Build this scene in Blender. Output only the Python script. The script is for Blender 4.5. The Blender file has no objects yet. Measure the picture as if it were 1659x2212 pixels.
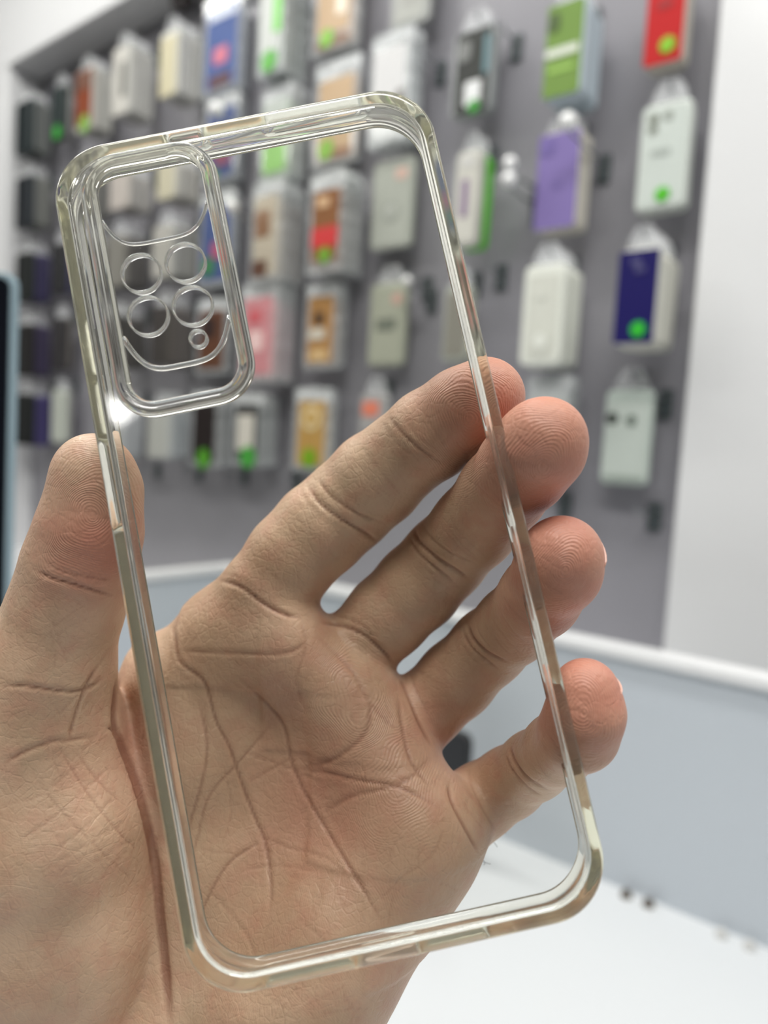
import bpy, bmesh, math, random
import numpy as np
from mathutils import Vector, Matrix
random.seed(7); rng = np.random.default_rng(7)
sc = bpy.context.scene
col = sc.collection

# ------------------------------------------------------------------ camera
F, CX, CY = 1600.0, 829.5, 1106.0
CAMZ = 1.45
_u = np.array([0.786, 0.094, -0.611]); _u /= np.linalg.norm(_u)
_v = np.array([-0.06*20900, 20900.0, 1600.0]); _v -= _v.dot(_u)*_u; _v /= np.linalg.norm(_v)
_n = np.cross(_u, _v)
M = np.array([_u, _n, -_v])                   # lens axes -> room axes
ORG = np.array([0, 0, CAMZ])
def W(c): return (np.asarray(c, float) @ M.T) + ORG
def ray(px, py): return M @ np.array([(px-CX)/F, (py-CY)/F, 1.0])
def at(px, py, z): return np.array([(px-CX)/F*z, (py-CY)/F*z, z])   # lens-axis coordinates, metres

cam = bpy.data.cameras.new('camera'); co = bpy.data.objects.new('camera', cam); col.objects.link(co)
cam.sensor_fit = 'HORIZONTAL'; cam.sensor_width = 36; cam.lens = 36*F/1659.0
m = Matrix.Identity(4)
for i, c in enumerate(((1, 0, 0), (0, -1, 0), (0, 0, -1))):
    w = M @ np.array(c)
    for j in range(3): m[j][i] = w[j]
m[2][3] = CAMZ
co.matrix_world = m
cam.clip_start = 0.01; cam.clip_end = 50
cam.dof.use_dof = True; cam.dof.focus_distance = 0.158; cam.dof.aperture_fstop = 0.03472/0.0031
sc.camera = co

# ------------------------------------------------------------------ world, exposure, quality
wd = bpy.data.worlds.new('world'); sc.world = wd; wd.use_nodes = True
wd.node_tree.nodes['Background'].inputs[0].default_value = (.75, .8, .85, 1)
wd.node_tree.nodes['Background'].inputs[1].default_value = .3
vs = sc.view_settings; vs.view_transform = 'Standard'; vs.look = 'None'; vs.gamma = 1; vs.use_curve_mapping = False
vs.exposure = 0.6
cy = sc.cycles
cy.use_denoising = True
cy.max_bounces = 14; cy.transmission_bounces = 14; cy.transparent_max_bounces = 24; cy.glossy_bounces = 6; cy.diffuse_bounces = 4
cy.caustics_refractive = True; cy.caustics_reflective = False; cy.blur_glossy = 0.5
cy.sample_clamp_indirect = 6; cy.sample_clamp_direct = 0

# ------------------------------------------------------------------ helpers
def lin(c):
    c = np.array(c, float)/255
    return tuple(np.where(c <= .04045, c/12.92, ((c+.055)/1.055)**2.4)) + (1.0,)
MATS = {}
def mat(name, rgb, rough=.5, metal=0, noise=0.0, nscale=30, emit=0, coat=0, trans=0, spec=.5):
    if name in MATS: return MATS[name]
    m = bpy.data.materials.new(name); m.use_nodes = True; nt = m.node_tree; b = nt.nodes['Principled BSDF']
    b.inputs['Base Color'].default_value = lin(rgb); b.inputs['Roughness'].default_value = rough
    b.inputs['Metallic'].default_value = metal; b.inputs['Coat Weight'].default_value = coat
    b.inputs['Transmission Weight'].default_value = trans; b.inputs['Specular IOR Level'].default_value = spec
    if emit: b.inputs['Emission Color'].default_value = lin(rgb); b.inputs['Emission Strength'].default_value = emit
    if noise:
        tc = nt.nodes.new('ShaderNodeTexCoord'); n = nt.nodes.new('ShaderNodeTexNoise'); r = nt.nodes.new('ShaderNodeMapRange'); mx = nt.nodes.new('ShaderNodeMix')
        n.inputs['Scale'].default_value = nscale; n.inputs['Detail'].default_value = 4
        nt.links.new(tc.outputs['Object'], n.inputs['Vector']); nt.links.new(n.outputs['Fac'], r.inputs['Value'])
        r.inputs['To Min'].default_value = 1-noise; r.inputs['To Max'].default_value = 1+noise*.4
        mx.data_type = 'RGBA'; mx.blend_type = 'MULTIPLY'; mx.inputs['Factor'].default_value = 1; mx.inputs['A'].default_value = lin(rgb)
        nt.links.new(r.outputs['Result'], mx.inputs['B']); nt.links.new(mx.outputs['Result'], b.inputs['Base Color'])
    MATS[name] = m; return m
def link_mesh(name, me, m, parent=None, smooth=False):
    o = bpy.data.objects.new(name, me); col.objects.link(o)
    if m: me.materials.append(m)
    if smooth: me.polygons.foreach_set('use_smooth', [True]*len(me.polygons))
    if parent: o.parent = parent
    return o
def mesh_of(verts, faces, name='mesh'):
    me = bpy.data.meshes.new(name); me.from_pydata([tuple(v) for v in verts], [], [tuple(f) for f in faces]); me.update(); return me
def tag(o, label, cat, group=None, kind=None):
    o['label'] = label; o['category'] = cat
    if group: o['group'] = group
    if kind: o['kind'] = kind
    return o
def struct(o): o['kind'] = 'structure'; return o
def bm_box(bm, lo, hi, bev=0, seg=2):
    r = bmesh.ops.create_cube(bm, size=1); vs_ = r['verts']
    for v in vs_:
        for k in range(3): v.co[k] = lo[k] + (v.co[k]+.5)*(hi[k]-lo[k])
    if bev > 0:
        es = list({e for v in vs_ for e in v.link_edges})
        bmesh.ops.bevel(bm, geom=es, offset=bev, segments=seg, affect='EDGES', profile=.5)
def box(name, lo, hi, m, parent=None, bev=0, seg=2):
    bm = bmesh.new(); bm_box(bm, lo, hi, bev, seg); me = bpy.data.meshes.new(name); bm.to_mesh(me); bm.free()
    return link_mesh(name, me, m, parent, smooth=False)
def rrect(x0, x1, z0, z1, r, n=6):
    r = min(r, (x1-x0)/2-1e-5, (z1-z0)/2-1e-5); pts = []
    for cx_, cz_, a0 in ((x1-r, z1-r, 0), (x0+r, z1-r, 90), (x0+r, z0+r, 180), (x1-r, z0+r, 270)):
        for k in range(n+1):
            a = math.radians(a0+90*k/n); pts.append((cx_+r*math.cos(a), cz_+r*math.sin(a)))
    return pts
def slab_me(pts, y0, y1, name='slab', inset=0.0):
    """outline in x,z pushed from y0 (front) to y1, softened edges"""
    n = len(pts); c = np.mean(pts, 0); P = np.array(pts)
    d = P-c; L = np.linalg.norm(d, axis=1, keepdims=True); Pi = P-d/L*inset
    rings = [(Pi, y0), (P, y0+inset*np.sign(y1-y0)), (P, y1-inset*np.sign(y1-y0)), (Pi, y1)] if inset else [(P, y0), (P, y1)]
    vv = []; ff = []
    for q, y in rings: vv += [(a, y, b) for a, b in q]
    for k in range(len(rings)-1):
        for i in range(n):
            j = (i+1) % n; ff.append((k*n+i, k*n+j, (k+1)*n+j, (k+1)*n+i))
    ff.append(tuple(range(n))[::-1]); ff.append(tuple((len(rings)-1)*n+i for i in range(n)))
    me = mesh_of(vv, ff, name)
    bm = bmesh.new(); bm.from_mesh(me); bmesh.ops.recalc_face_normals(bm, faces=bm.faces); bm.to_mesh(me); bm.free()
    return me
def tube_me(paths, r, n=8, name='tube'):
    vv = []; ff = []
    for path in paths:
        P = [Vector(p) for p in path]; base = len(vv)
        for i, p in enumerate(P):
            t = (P[min(i+1, len(P)-1)]-P[max(i-1, 0)]).normalized()
            a = t.orthogonal().normalized() if abs(t.z) > .9 else t.cross(Vector((0, 0, 1))).normalized()
            b = t.cross(a).normalized(); rr = r[i] if hasattr(r, '__len__') else r
            for k in range(n):
                w = 2*math.pi*k/n; vv.append(tuple(p+a*math.cos(w)*rr+b*math.sin(w)*rr))
        for i in range(len(P)-1):
            for k in range(n):
                ff.append((base+i*n+k, base+i*n+(k+1) % n, base+(i+1)*n+(k+1) % n, base+(i+1)*n+k))
        ff.append(tuple(base+k for k in range(n))[::-1]); ff.append(tuple(base+(len(P)-1)*n+k for k in range(n)))
    return mesh_of(vv, ff, name)

# ------------------------------------------------------------------ the shop
D = 1.15                                       # board plane, metres in front of the lens
white = mat('white_laminate', (226, 227, 228), .22, noise=.02, nscale=3)
wall_m = mat('wall_paint', (205, 206, 206), .7, noise=.03, nscale=4)
ceil_m = mat('ceiling_paint', (190, 190, 188), .8, noise=.03, nscale=5)
floor_m = mat('floor_tile', (120, 118, 114), .3, noise=.1, nscale=6)
board_m = mat('grey_board', (146, 145, 151), .3, noise=.05, nscale=2.5)
panel_m = mat('grey_acrylic', (192, 199, 206), .3, noise=.03, nscale=4)
counter_m = mat('white_counter', (206, 209, 211), .18, noise=.01, nscale=4)
RX0, RX1, RY0, RY1, RZ = -4.2, 3.0, -4.6, 1.30, 3.10
struct(box('floor', (RX0, RY0, -.05), (RX1, RY1, 0), floor_m))
struct(box('ceiling', (RX0, RY0, RZ), (RX1, RY1, RZ+.05), ceil_m))
struct(box('wall_back', (RX0, RY1, 0), (RX1, RY1+.06, RZ), wall_m))
struct(box('wall_left', (RX0-.06, RY0, 0), (RX0, RY1, RZ), wall_m))
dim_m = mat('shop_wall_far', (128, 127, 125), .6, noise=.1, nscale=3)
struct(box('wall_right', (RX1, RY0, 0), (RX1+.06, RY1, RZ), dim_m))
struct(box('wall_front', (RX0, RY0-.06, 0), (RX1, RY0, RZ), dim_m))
def XY(px, py, Y):                              # where the sight line meets the vertical plane at Y
    r = ray(px, py); t = Y/r[1]; return r[0]*t, CAMZ+r[2]*t
def Yat(px, py, X): r = ray(px, py); return X/r[0]*r[1]
PR = .05                                        # how far the white surround stands proud of the board
OV = .10; bx0 = XY(14, 300, D-OV)[0]; bx1 = XY(1495, 700, D-PR)[0]; btop = XY(20, 140, D-OV)[1]
board = struct(box('wall_panel_board', (bx0, D, 1.0), (bx1, D+.02, btop), board_m)); board.name = 'wall_board'
struct(box('trim_top', (RX0, D-OV, btop), (bx1, RY1, btop+.30), white, bev=.004))
struct(box('trim_left', (RX0, D-OV, 0), (bx0, RY1, btop), white, bev=.004))
struct(box('trim_right', (bx1, D-PR, 0), (RX1, RY1, RZ), white, bev=.003))
struct(box('bounce_ledge', (bx0, .86, 0), (bx1, RY1, 1.10), white, bev=.004))  # unseen white ledge, added to bounce lamp light onto the lower board

# lamps of the shop
lamp_frame = mat('lamp_frame', (225, 225, 225), .4)
def lamp_mat(s, name):
    m = bpy.data.materials.new(name); m.use_nodes = True; nt = m.node_tree; nt.nodes.remove(nt.nodes['Principled BSDF'])
    e = nt.nodes.new('ShaderNodeEmission'); e.inputs[0].default_value = (1, .985, .95, 1); e.inputs[1].default_value = s
    nt.links.new(e.outputs[0], nt.nodes['Material Output'].inputs[0]); return m
LM = lamp_mat(16.0, 'lamp_diffuser')
def ceiling_light(x, y, sx, sy, label):
    r = bpy.data.objects.new('ceiling_light', None); col.objects.link(r); r.location = (x, y, RZ)
    tag(r, label, 'ceiling light', 'ceiling lights of the shop')
    bm = bmesh.new(); t = .02
    for lo, hi in (((-sx/2-t, -sy/2-t), (sx/2+t, -sy/2)), ((-sx/2-t, sy/2), (sx/2+t, sy/2+t)), ((-sx/2-t, -sy/2), (-sx/2, sy/2)), ((sx/2, -sy/2), (sx/2+t, sy/2))):
        bm_box(bm, (lo[0], lo[1], -.035), (hi[0], hi[1], 0))
    me = bpy.data.meshes.new('frame'); bm.to_mesh(me); bm.free(); link_mesh('frame', me, lamp_frame, r)
    me = mesh_of([(-sx/2, -sy/2, -.025), (sx/2, -sy/2, -.025), (sx/2, sy/2, -.025), (-sx/2, sy/2, -.025)], [(3, 2, 1, 0)]); link_mesh('diffuser', me, LM, r)
    return r

# ------------------------------------------------------------------ display counter in front of the board
YP = .80
cxl = -1.175*YP
ztop = CAMZ-.2445*YP; zfl = CAMZ-.578*YP
T = .012
fx1 = 1.6; fy0 = -.35
ctr = bpy.data.objects.new('display_counter', None); col.objects.link(ctr); ctr.location = (0, YP, 0)
tag(ctr, 'white display counter with a glossy top that fills the lower right of the view', 'counter')
box('counter_top', (cxl-T, fy0-YP, zfl-.04), (fx1, T, zfl), counter_m, ctr, bev=.003)
box('cabinet_body', (cxl, fy0+.05-YP, 0), (fx1-.05, -.02, zfl-.04), white, ctr)
def guard(name, lo, hi, edge_lo, edge_hi, label):
    r = bpy.data.objects.new(name, None); col.objects.link(r); r.location = (lo[0], lo[1], lo[2]); L = Vector(lo)
    tag(r, label, 'panel')
    def rel(a): return tuple(Vector(a)-L)
    box('panel', rel(lo), rel(hi), panel_m, r); box('edge_strip', rel(edge_lo), rel(edge_hi), white, r, bev=.003)
    return r
guard('display_guard', (cxl, YP, zfl), (fx1, YP+T, ztop-.012), (cxl-T-.004, YP-.006, ztop-.012), (fx1, YP+T+.010, ztop+.002),
      'pale blue-grey upright panel with white top edge running along the back of the white counter')
guard('display_guard', (cxl-T, fy0+.1, zfl), (cxl, YP, ztop-.012), (cxl-T-.006, fy0+.1, ztop-.012), (cxl+.006, YP-.008, ztop+.002),
      'short pale upright panel between thumb and index finger, closing the counter on the left')
screw_m = mat('screw_metal', (120, 112, 104), .4, metal=.6); screw_p = mat('screw_pale', (196, 196, 194), .4)
for (px, py, mm, lab) in ((1365, 1921, screw_m, 'small grey screw at the foot of the blue-grey panel, nearer the case corner'),
                          (1415, 1937, screw_m, 'small brownish screw at the foot of the blue-grey panel, right of the grey one'),
                          (1563, 2012, screw_p, 'faint pale screw on the white counter by the right frame edge'),
                          (1619, 2047, screw_p, 'pale screw on the white counter closest to the right frame edge')):
    r = ray(px, py); t = (zfl-CAMZ)/r[2]; p = r*t
    y = min(p[1], YP-.012); x = p[0]
    bm = bmesh.new(); bmesh.ops.create_cone(bm, cap_ends=True, segments=20, radius1=.0065, radius2=.005, depth=.006)
    bmesh.ops.create_cone(bm, cap_ends=True, segments=16, radius1=.003, radius2=.003, depth=.0075)
    me = bpy.data.meshes.new('screw'); bm.to_mesh(me); bm.free(); o = link_mesh('screw', me, mm); o.location = (x, y, zfl+.003)
    tag(o, lab, 'screw', 'screws in the counter')

# dark upright phone behind the palm, dark screen at the left edge, small dark thing behind the panel
blk = mat('black_glass', (12, 15, 24), .12); blk2 = mat('black_plastic', (26, 27, 30), .45); gedge = mat('pale_glass_edge', (150, 172, 182), .2)
def phone_stand(px, pyb, Y, w, h, label):
    r = ray(px, pyb); t = (zfl-CAMZ)/r[2]; p = r*t
    root = bpy.data.objects.new('display_phone', None); col.objects.link(root); root.location = (p[0], p[1], zfl)
    tag(root, label, 'phone')
    link_mesh('phone_body', slab_me(rrect(-w, 0, .004, h, .012), 0, .009, inset=.0015), blk2, root)
    link_mesh('screen', slab_me(rrect(-w+.003, -.003, .007, h-.003, .010), -.0006, .0004), blk, root)
    box('stand', (-w*.8, -.012, 0), (-w*.2, .05, .005), blk2, root, bev=.001)
    return root
phone_stand(996, 1868, .5, .085, .152, 'black upright display phone standing on the counter, seen between ring and little finger')
# left screen
def left_screen():
    z = .62
    top = W(at(16, 604, z)); bot = W(at(21, 1400, z))
    root = bpy.data.objects.new('display_screen', None); col.objects.link(root)
    zb = zfl; x, y = bot[0], bot[1]
    root.location = (x, y, zb); h = top[2]-zb
    lean = math.atan2((top[0]-bot[0]), (top[2]-bot[2]))
    tag(root, 'tall black display panel with pale glassy rim at the far left, beside the thumb', 'display')
    # local x runs away to the left of the view
    d = M @ np.array([-1, 0, 0]); ang = math.atan2(d[1], d[0])
    link_mesh('glass_rim', slab_me(rrect(0, .16, 0.0, h, .010), -.004, .004, inset=.001), gedge, root)
    link_mesh('screen', slab_me(rrect(.0035, .1565, 0.004, h-.004, .008), -.006, .006), blk, root)
    root.rotation_euler = (0, 0, ang)
    box('foot', (.03, -.04, -.0), (.13, .04, .008), blk2, root, bev=.002)
    return root
left_screen()
# ------------------------------------------------------------------ phone-case packages on the board
clear_pack = None
def packmat():
    m = bpy.data.materials.new('clear_pack_film'); m.use_nodes = True; nt = m.node_tree; b = nt.nodes['Principled BSDF']
    b.inputs['Base Color'].default_value = lin((225, 230, 232)); b.inputs['Roughness'].default_value = .16
    b.inputs['Alpha'].default_value = .38; b.inputs['Coat Weight'].default_value = 1; b.inputs['Coat Roughness'].default_value = .06
    tc = nt.nodes.new('ShaderNodeTexCoord'); n = nt.nodes.new('ShaderNodeTexNoise'); bp = nt.nodes.new('ShaderNodeBump')
    n.inputs['Scale'].default_value = 60; n.inputs['Detail'].default_value = 1; bp.inputs['Strength'].default_value = 1; bp.inputs['Distance'].default_value = .012
    nt.links.new(tc.outputs['Object'], n.inputs['Vector']); nt.links.new(n.outputs['Fac'], bp.inputs['Height']); nt.links.new(bp.outputs['Normal'], b.inputs['Normal'])
    return m
film = packmat()
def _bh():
    m = film.copy(); m.name = 'bag_highlight_film'; b = m.node_tree.nodes['Principled BSDF']; b.inputs['Alpha'].default_value = .78; b.inputs['Base Color'].default_value = lin((242, 243, 243)); return m  # whitened film, paints the bright reflections along the bag tops
bag_highlight = _bh()
def C(name, rgb, rough=.4, **k): return mat('pack_%s_%d_%d_%d' % ((name,)+tuple(rgb)), rgb, rough, **k)
tab_m = mat('clear_hang_tab', (228, 230, 232), .12, coat=.5); tab_m.node_tree.nodes['Principled BSDF'].inputs['Alpha'].default_value = .3
hook_m = mat('hook_steel', (168, 172, 176), .28, metal=.7); plate_m = mat('hook_plate', (70, 78, 80), .5)
highlight_m = mat('white_highlight', (246, 247, 247), .12, coat=1)  # white of the balls standing in for lamp glints on hook tips
def hook(X, Z, L, label, highlight=0):
    root = bpy.data.objects.new('display_hook', None); col.objects.link(root); root.location = (X, D, Z)
    tag(root, label, 'hook', 'hooks on the grey display board')
    box('base_plate', (-.011, -.006, -.030), (.011, 0, .014), plate_m, root, bev=.002)
    pts = [(0, 0, 0), (0, -L*.5, 0), (0, -L+.01, 0), (0, -L, .006), (0, -L-.002, .012)]
    link_mesh('rod', tube_me([pts], .0022, 8), hook_m, root, smooth=True)
    if highlight:
        bm = bmesh.new(); bmesh.ops.create_uvsphere(bm, u_segments=20, v_segments=12, radius=highlight); me = bpy.data.meshes.new('highlight'); bm.to_mesh(me); bm.free()
        link_mesh('highlight_ball', me, highlight_m, root, smooth=True).location = (0, -L-.002, .012)
    return root
def tab_me(w, h, t):
    pts = [(-w*.5, 0), (w*.5, 0), (w*.42, h*.55), (w*.22, h), (-w*.22, h), (-w*.42, h*.55)]
    o = []; hole = [(math.cos(a)*w*.10, h*.6+math.sin(a)*w*.07) for a in np.linspace(0, 2*math.pi, 12, endpoint=False)]
    bm = bmesh.new()
    def ring(pp, y): return [bm.verts.new((a, y, b)) for a, b in pp]
    for y in (0, t):
        A = ring(pts, y); B = ring(hole, y)
        es = [bm.edges.new((A[i], A[(i+1) % len(A)])) for i in range(len(A))]+[bm.edges.new((B[i], B[(i+1) % len(B)])) for i in range(len(B))]
        bmesh.ops.triangle_fill(bm, edges=es, use_beauty=True)
    me = bpy.data.meshes.new('tab'); bm.to_mesh(me); bm.free(); return me
def disc_me(x, z, r, y0, y1, n=20, sq=1.0): return slab_me([(x+r*math.cos(2*math.pi*k/n), z+r*sq*math.sin(2*math.pi*k/n)) for k in range(n)], y0, y1)
def starburst(x, z, r, y0, y1, n=14):
    return slab_me([(x+(r if k % 2 else r*.78)*math.cos(math.pi*k/n), z+(r if k % 2 else r*.78)*math.sin(math.pi*k/n)) for k in range(2*n)], y0, y1)
GREEN = (96, 222, 40)
def package(X, Y, Z, w, h, t, spec, label, group, front=True):
    """X,Z centre of the face, Y of the face; t its thickness"""
    root = bpy.data.objects.new(spec.get('name', 'phone_case_package'), None); col.objects.link(root); root.location = (X, Y, Z)
    tag(root, label, 'phone case', group)
    body = C('body', spec['body'], spec.get('rough', .35)); 
    rr = spec.get('r', .010)
    sm = spec.get('style', 'case')
    if sm == 'bag':           # limp clear bag with the case inside
        link_mesh('clear_bag', slab_me(rrect(-w*.60, w*.60, -h*.56, h*.66, .006), -.001, t+.001, inset=.001), film, root)
        link_mesh('case_shell', slab_me(rrect(-w/2, w/2, -h/2, h*.44, rr), .001, t-.001, inset=.002), body, root)
        hm = bag_highlight; link_mesh('bag_top_highlight', slab_me(rrect(-w*.58, w*.58, h*.45, h*.65, .006), .002, .005, inset=.001), hm, root)
        zt = h*.44
    else:
        link_mesh('case_shell', slab_me(rrect(-w/2, w/2, -h/2, h/2, rr), 0, t, inset=.0025), body, root)
        zt = h/2
    link_mesh('hang_tab', tab_me(w*.8, .036, .0012), tab_m, root).location = (0, t*.5, zt-.002)
    if not front: return root
    if 'face' in spec:
        f = spec.get('inset', (.05, .05, .04, .04))   # l r t b margins (fractions)
        link_mesh('insert_card', slab_me(rrect(-w/2+w*f[0], w/2-w*f[1], -h/2+h*f[3], h/2-h*f[2], .005), -.0012, .0008), C('card', tuple(int(v*.9) for v in spec['face']), .55, spec=.25, noise=spec.get('fn', .0), nscale=40), root)
    yy = -.0022
    for (kind, fx, fz, sx, sz, rgb) in spec.get('marks', ()):
        cx_, cz_ = (fx-.5)*w, (.5-fz)*h
        mm = C('mark', tuple(int(v*.86) for v in rgb) if kind == 'sticker' else rgb, .4)
        if kind == 'lens':
            link_mesh('camera_cutout', slab_me(rrect(cx_-sx*w, cx_+sx*w, cz_-sz*h, cz_+sz*h, min(sx*w, sz*h)*.8), yy-.0004, .0), mm, root)
        elif kind == 'sticker':
            link_mesh('price_sticker', starburst(cx_, cz_, sx*w, yy-.0012, -.0005), mm, root)
        elif kind == 'ring':
            link_mesh('printed_ring', disc_me(cx_, cz_, sx*w, yy-.0003, .0), mm, root); link_mesh('ring_centre', disc_me(cx_, cz_, sx*w*.6, yy-.0008, .0), body, root)
        else:
            link_mesh('printed_patch', slab_me(rrect(cx_-sx*w, cx_+sx*w, cz_-sz*h, cz_+sz*h, .004), yy, .0), mm, root)
    return root
def copy_tree(o, parent=None):
    c = o.copy(); col.objects.link(c)
    if parent: c.parent = parent
    for ch in list(o.children): copy_tree(ch, c)
    return c

ORD = ['directly behind', 'second behind', 'third behind', 'fourth behind', 'fifth behind', 'sixth behind', 'seventh behind', 'eighth behind']
def hang(l, r, t, b, r2, spec, label, short, nmax=4, th=.014, gap=.03, side=None, place='', tilt=0):
    """face outline l r t b in the photo, r2 = where the visible side of its stack ends"""
    ym = (t+b)/2; xm = (l+r)/2
    # depth of the stack from the visible side
    p = .06
    for _ in range(4):
        X1, _z = XY(r, ym, D-p); Y2 = Yat(r2, ym, X1); dep = max(th, Y2-(D-p)); p = min(.26, dep+gap)
    Yf = D-p
    X0, _z = XY(l, ym, Yf); X1, _z = XY(r, ym, Yf); _x, Z1 = XY(xm, t, Yf); _x, Z0 = XY(xm, b, Yf)
    w, h = X1-X0, Z1-Z0; Xc, Zc = (X0+X1)/2, (Z0+Z1)/2
    n = max(1, min(nmax, int(round(dep/th)))); step = min(dep, p-.012)/n; tt = step*.88
    root = package(Xc, Yf, Zc, w, h, tt, spec, label, 'packed phone cases hanging on the board')
    if tilt: root.rotation_euler.y = math.radians(tilt)
    if n > 1:
        sp = dict(spec); sp['body'] = side or spec.get('side', spec['body']); sp['name'] = 'phone_case_package'
        proto = None
        for k in range(1, n):
            lab = 'packed case hanging %s %s' % (ORD[k-1], short)
            if proto is None: c = proto = package(Xc, Yf+step*k, Zc, w*.98, h*.98, tt, sp, lab, 'packed phone cases hanging on the board', front=False)
            else: c = copy_tree(proto); c['label'] = lab
            c.location = (Xc+random.uniform(-.002, .002), Yf+step*k, Zc+random.uniform(-.003, .003))
            c.rotation_euler.y = math.radians(tilt+random.uniform(-.8, .8))
    Zh = Zc+h*(.5 if spec.get('style') != 'bag' else .44)+.036*.62-.002
    hook(Xc, Zh, p-.005, 'steel hook carrying %s' % short)
    return root

W_ = (214, 216, 214)
def S(body, face=None, style='case', **k):
    d = dict(body=body, style=style)
    if face: d['face'] = face
    d.update(k); return d
dk = (34, 34, 36)
# column nearest the right-hand white panel
hang(1398, 1482, -60, 138, 1500, S((196, 190, 178), (206, 18, 22), inset=(.0, .04, .02, .02), marks=[('sticker', .60, .80, .22, 0, (150, 220, 30)), ('patch', .45, .35, .2, .04, (150, 12, 18))]),
     'red phone case pack with lime sticker, rightmost column at the top', 'the red case pack')
hang(1380, 1486, 222, 452, 1502, S((214, 220, 214), (222, 230, 224), inset=(.06, .06, .04, .03), marks=[('lens', .26, .14, .10, .04, (120, 124, 112)), ('lens', .26, .24, .09, .035, (120, 124, 112)), ('lens', .55, .13, .09, .04, (150, 156, 148)), ('patch', .45, .46, .2, .03, (168, 176, 170)), ('sticker', .56, .86, .16, 0, GREEN)]),
     'pale mint case with green sticker, hanging below the red one', 'the pale mint-white case with green sticker')
hang(1330, 1420, 537, 745, 1466, S((206, 206, 196), (22, 14, 96), inset=(.02, .02, .02, .02), marks=[('lens', .45, .14, .13, .035, (80, 78, 120)), ('lens', .55, .22, .13, .035, (74, 72, 116)), ('sticker', .62, .84, .2, 0, (60, 214, 60))]),
     'navy blue phone case with green sticker in a thick pale box', 'the navy blue case', nmax=4, th=.02)
hang(1303, 1405, 842, 1048, 1412, S((196, 208, 200), (206, 216, 208), inset=(.05, .05, .12, .06), marks=[('lens', .17, .30, .12, .055, (50, 56, 50)), ('lens', .58, .32, .10, .055, (110, 120, 112)), ('patch', .5, .93, .42, .03, (150, 160, 152))]),
     'pale green case with a dark round mark, lowest of the rightmost column', 'the lowest pale green case')
# second column from the right
hang(1178, 1262, 2, 208, 1304, S((188, 202, 212), (126, 160, 76), inset=(.02, .06, .02, .02), marks=[('lens', .2, .2, .15, .10, (70, 92, 40)), ('patch', .45, .52, .42, .045, (214, 220, 206)), ('patch', .45, .70, .34, .03, (150, 190, 90))]),
     'apple green phone case with white band in a pale blue box', 'the apple green case')
hang(1160, 1250, 283, 494, 1277, S((210, 206, 196), (140, 124, 186), inset=(.0, .03, .02, .01), marks=[('lens', .22, .15, .18, .085, (112, 98, 158)), ('patch', .5, .55, .1, .03, (112, 98, 158))]),
     'lilac phone case in a cream box under the apple green one', 'the lilac case')
hang(1128, 1216, 572, 788, 1256, S((226, 229, 220), (230, 233, 222), inset=(.12, .12, .1, .06), marks=[('patch', .42, .28, .16, .06, (212, 214, 204)), ('ring', .5, .76, .26, 0, (206, 208, 198))]),
     'white phone case pack with a faint smiling face printed on it', 'the white case with the faint printed face')
hang(1140, 1222, 838, 1010, 1240, S((206, 210, 206), style='bag'), 'white pack just showing above the middle fingertip', 'the white pack above the middle fingertip', nmax=2)
# third column
hang(846, 930, -70, 56, 940, S((150, 152, 150), (196, 198, 192), inset=(.14, .14, .05, .10), marks=[('patch', .5, .4, .2, .2, (160, 160, 154))]), 'grey-framed clear case cut off by the top of the frame, above the bright bag', 'the grey-framed case at the top')
hang(978, 1062, 62, 246, 1078, S((158, 162, 162), (62, 64, 60), inset=(.1, .06, .03, .03), marks=[('lens', .3, .25, .16, .12, (120, 122, 120)), ('patch', .86, .35, .07, .22, (96, 130, 138)), ('patch', .56, .76, .2, .14, (228, 230, 230)), ('sticker', .62, .92, .16, 0, (60, 170, 50))]),
     'dark grey case with a white pear-shaped patch and blue strip', 'the dark grey case with the white patch')
hang(982, 1032, 326, 530, 1064, S((206, 206, 198), (222, 220, 210), inset=(.06, .04, .04, .04), side=(84, 190, 30), marks=[('patch', .45, .5, .14, .2, (130, 108, 140)), ('patch', .5, .12, .3, .06, (200, 200, 196))]),
     'white box with a violet streak and a bright green flank', 'the white box with the violet streak', side=(90, 196, 34), th=.02)
hang(958, 1012, 616, 780, 1030, S((176, 180, 170), (150, 148, 138), inset=(.1, .1, .1, .06)), 'dull grey case seen behind the right rim of the clear case', 'the dull grey case')
# fourth column
hang(806, 880, 100, 300, 906, S((226, 228, 228), (240, 241, 240), inset=(.0, .1, .02, .2), style='bag', marks=[('patch', .8, .7, .12, .2, (120, 116, 112))]), 'brilliant white bagged case beside the upper right corner of the clear case', 'the brilliant white bagged case')
hang(804, 890, 345, 536, 900, S((176, 180, 172), (192, 196, 186), inset=(.05, .05, .04, .04), marks=[('ring', .5, .58, .2, 0, (156, 160, 152)), ('patch', .72, .18, .14, .06, (210, 176, 162))]), 'pale grey pack with a ring print and small pink patch', 'the pale grey pack with the ring print')
hang(798, 872, 612, 790, 884, S((172, 176, 160), (180, 184, 166), inset=(.06, .06, .06, .04), marks=[('patch', .5, .50, .28, .07, (112, 118, 106)), ('patch', .78, .2, .13, .06, (196, 160, 146))]), 'olive-white pack with a dark central patch', 'the olive-white pack')
hang(776, 834, 850, 960, 846, S((172, 172, 172), (184, 182, 180), inset=(.06, .06, .04, .04), marks=[('patch', .42, .30, .3, .14, (226, 130, 104)), ('patch', .55, .82, .3, .1, (92, 84, 112))]), 'pale pack with an orange spot partly behind the index finger', 'the pale pack with the orange spot')
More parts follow.
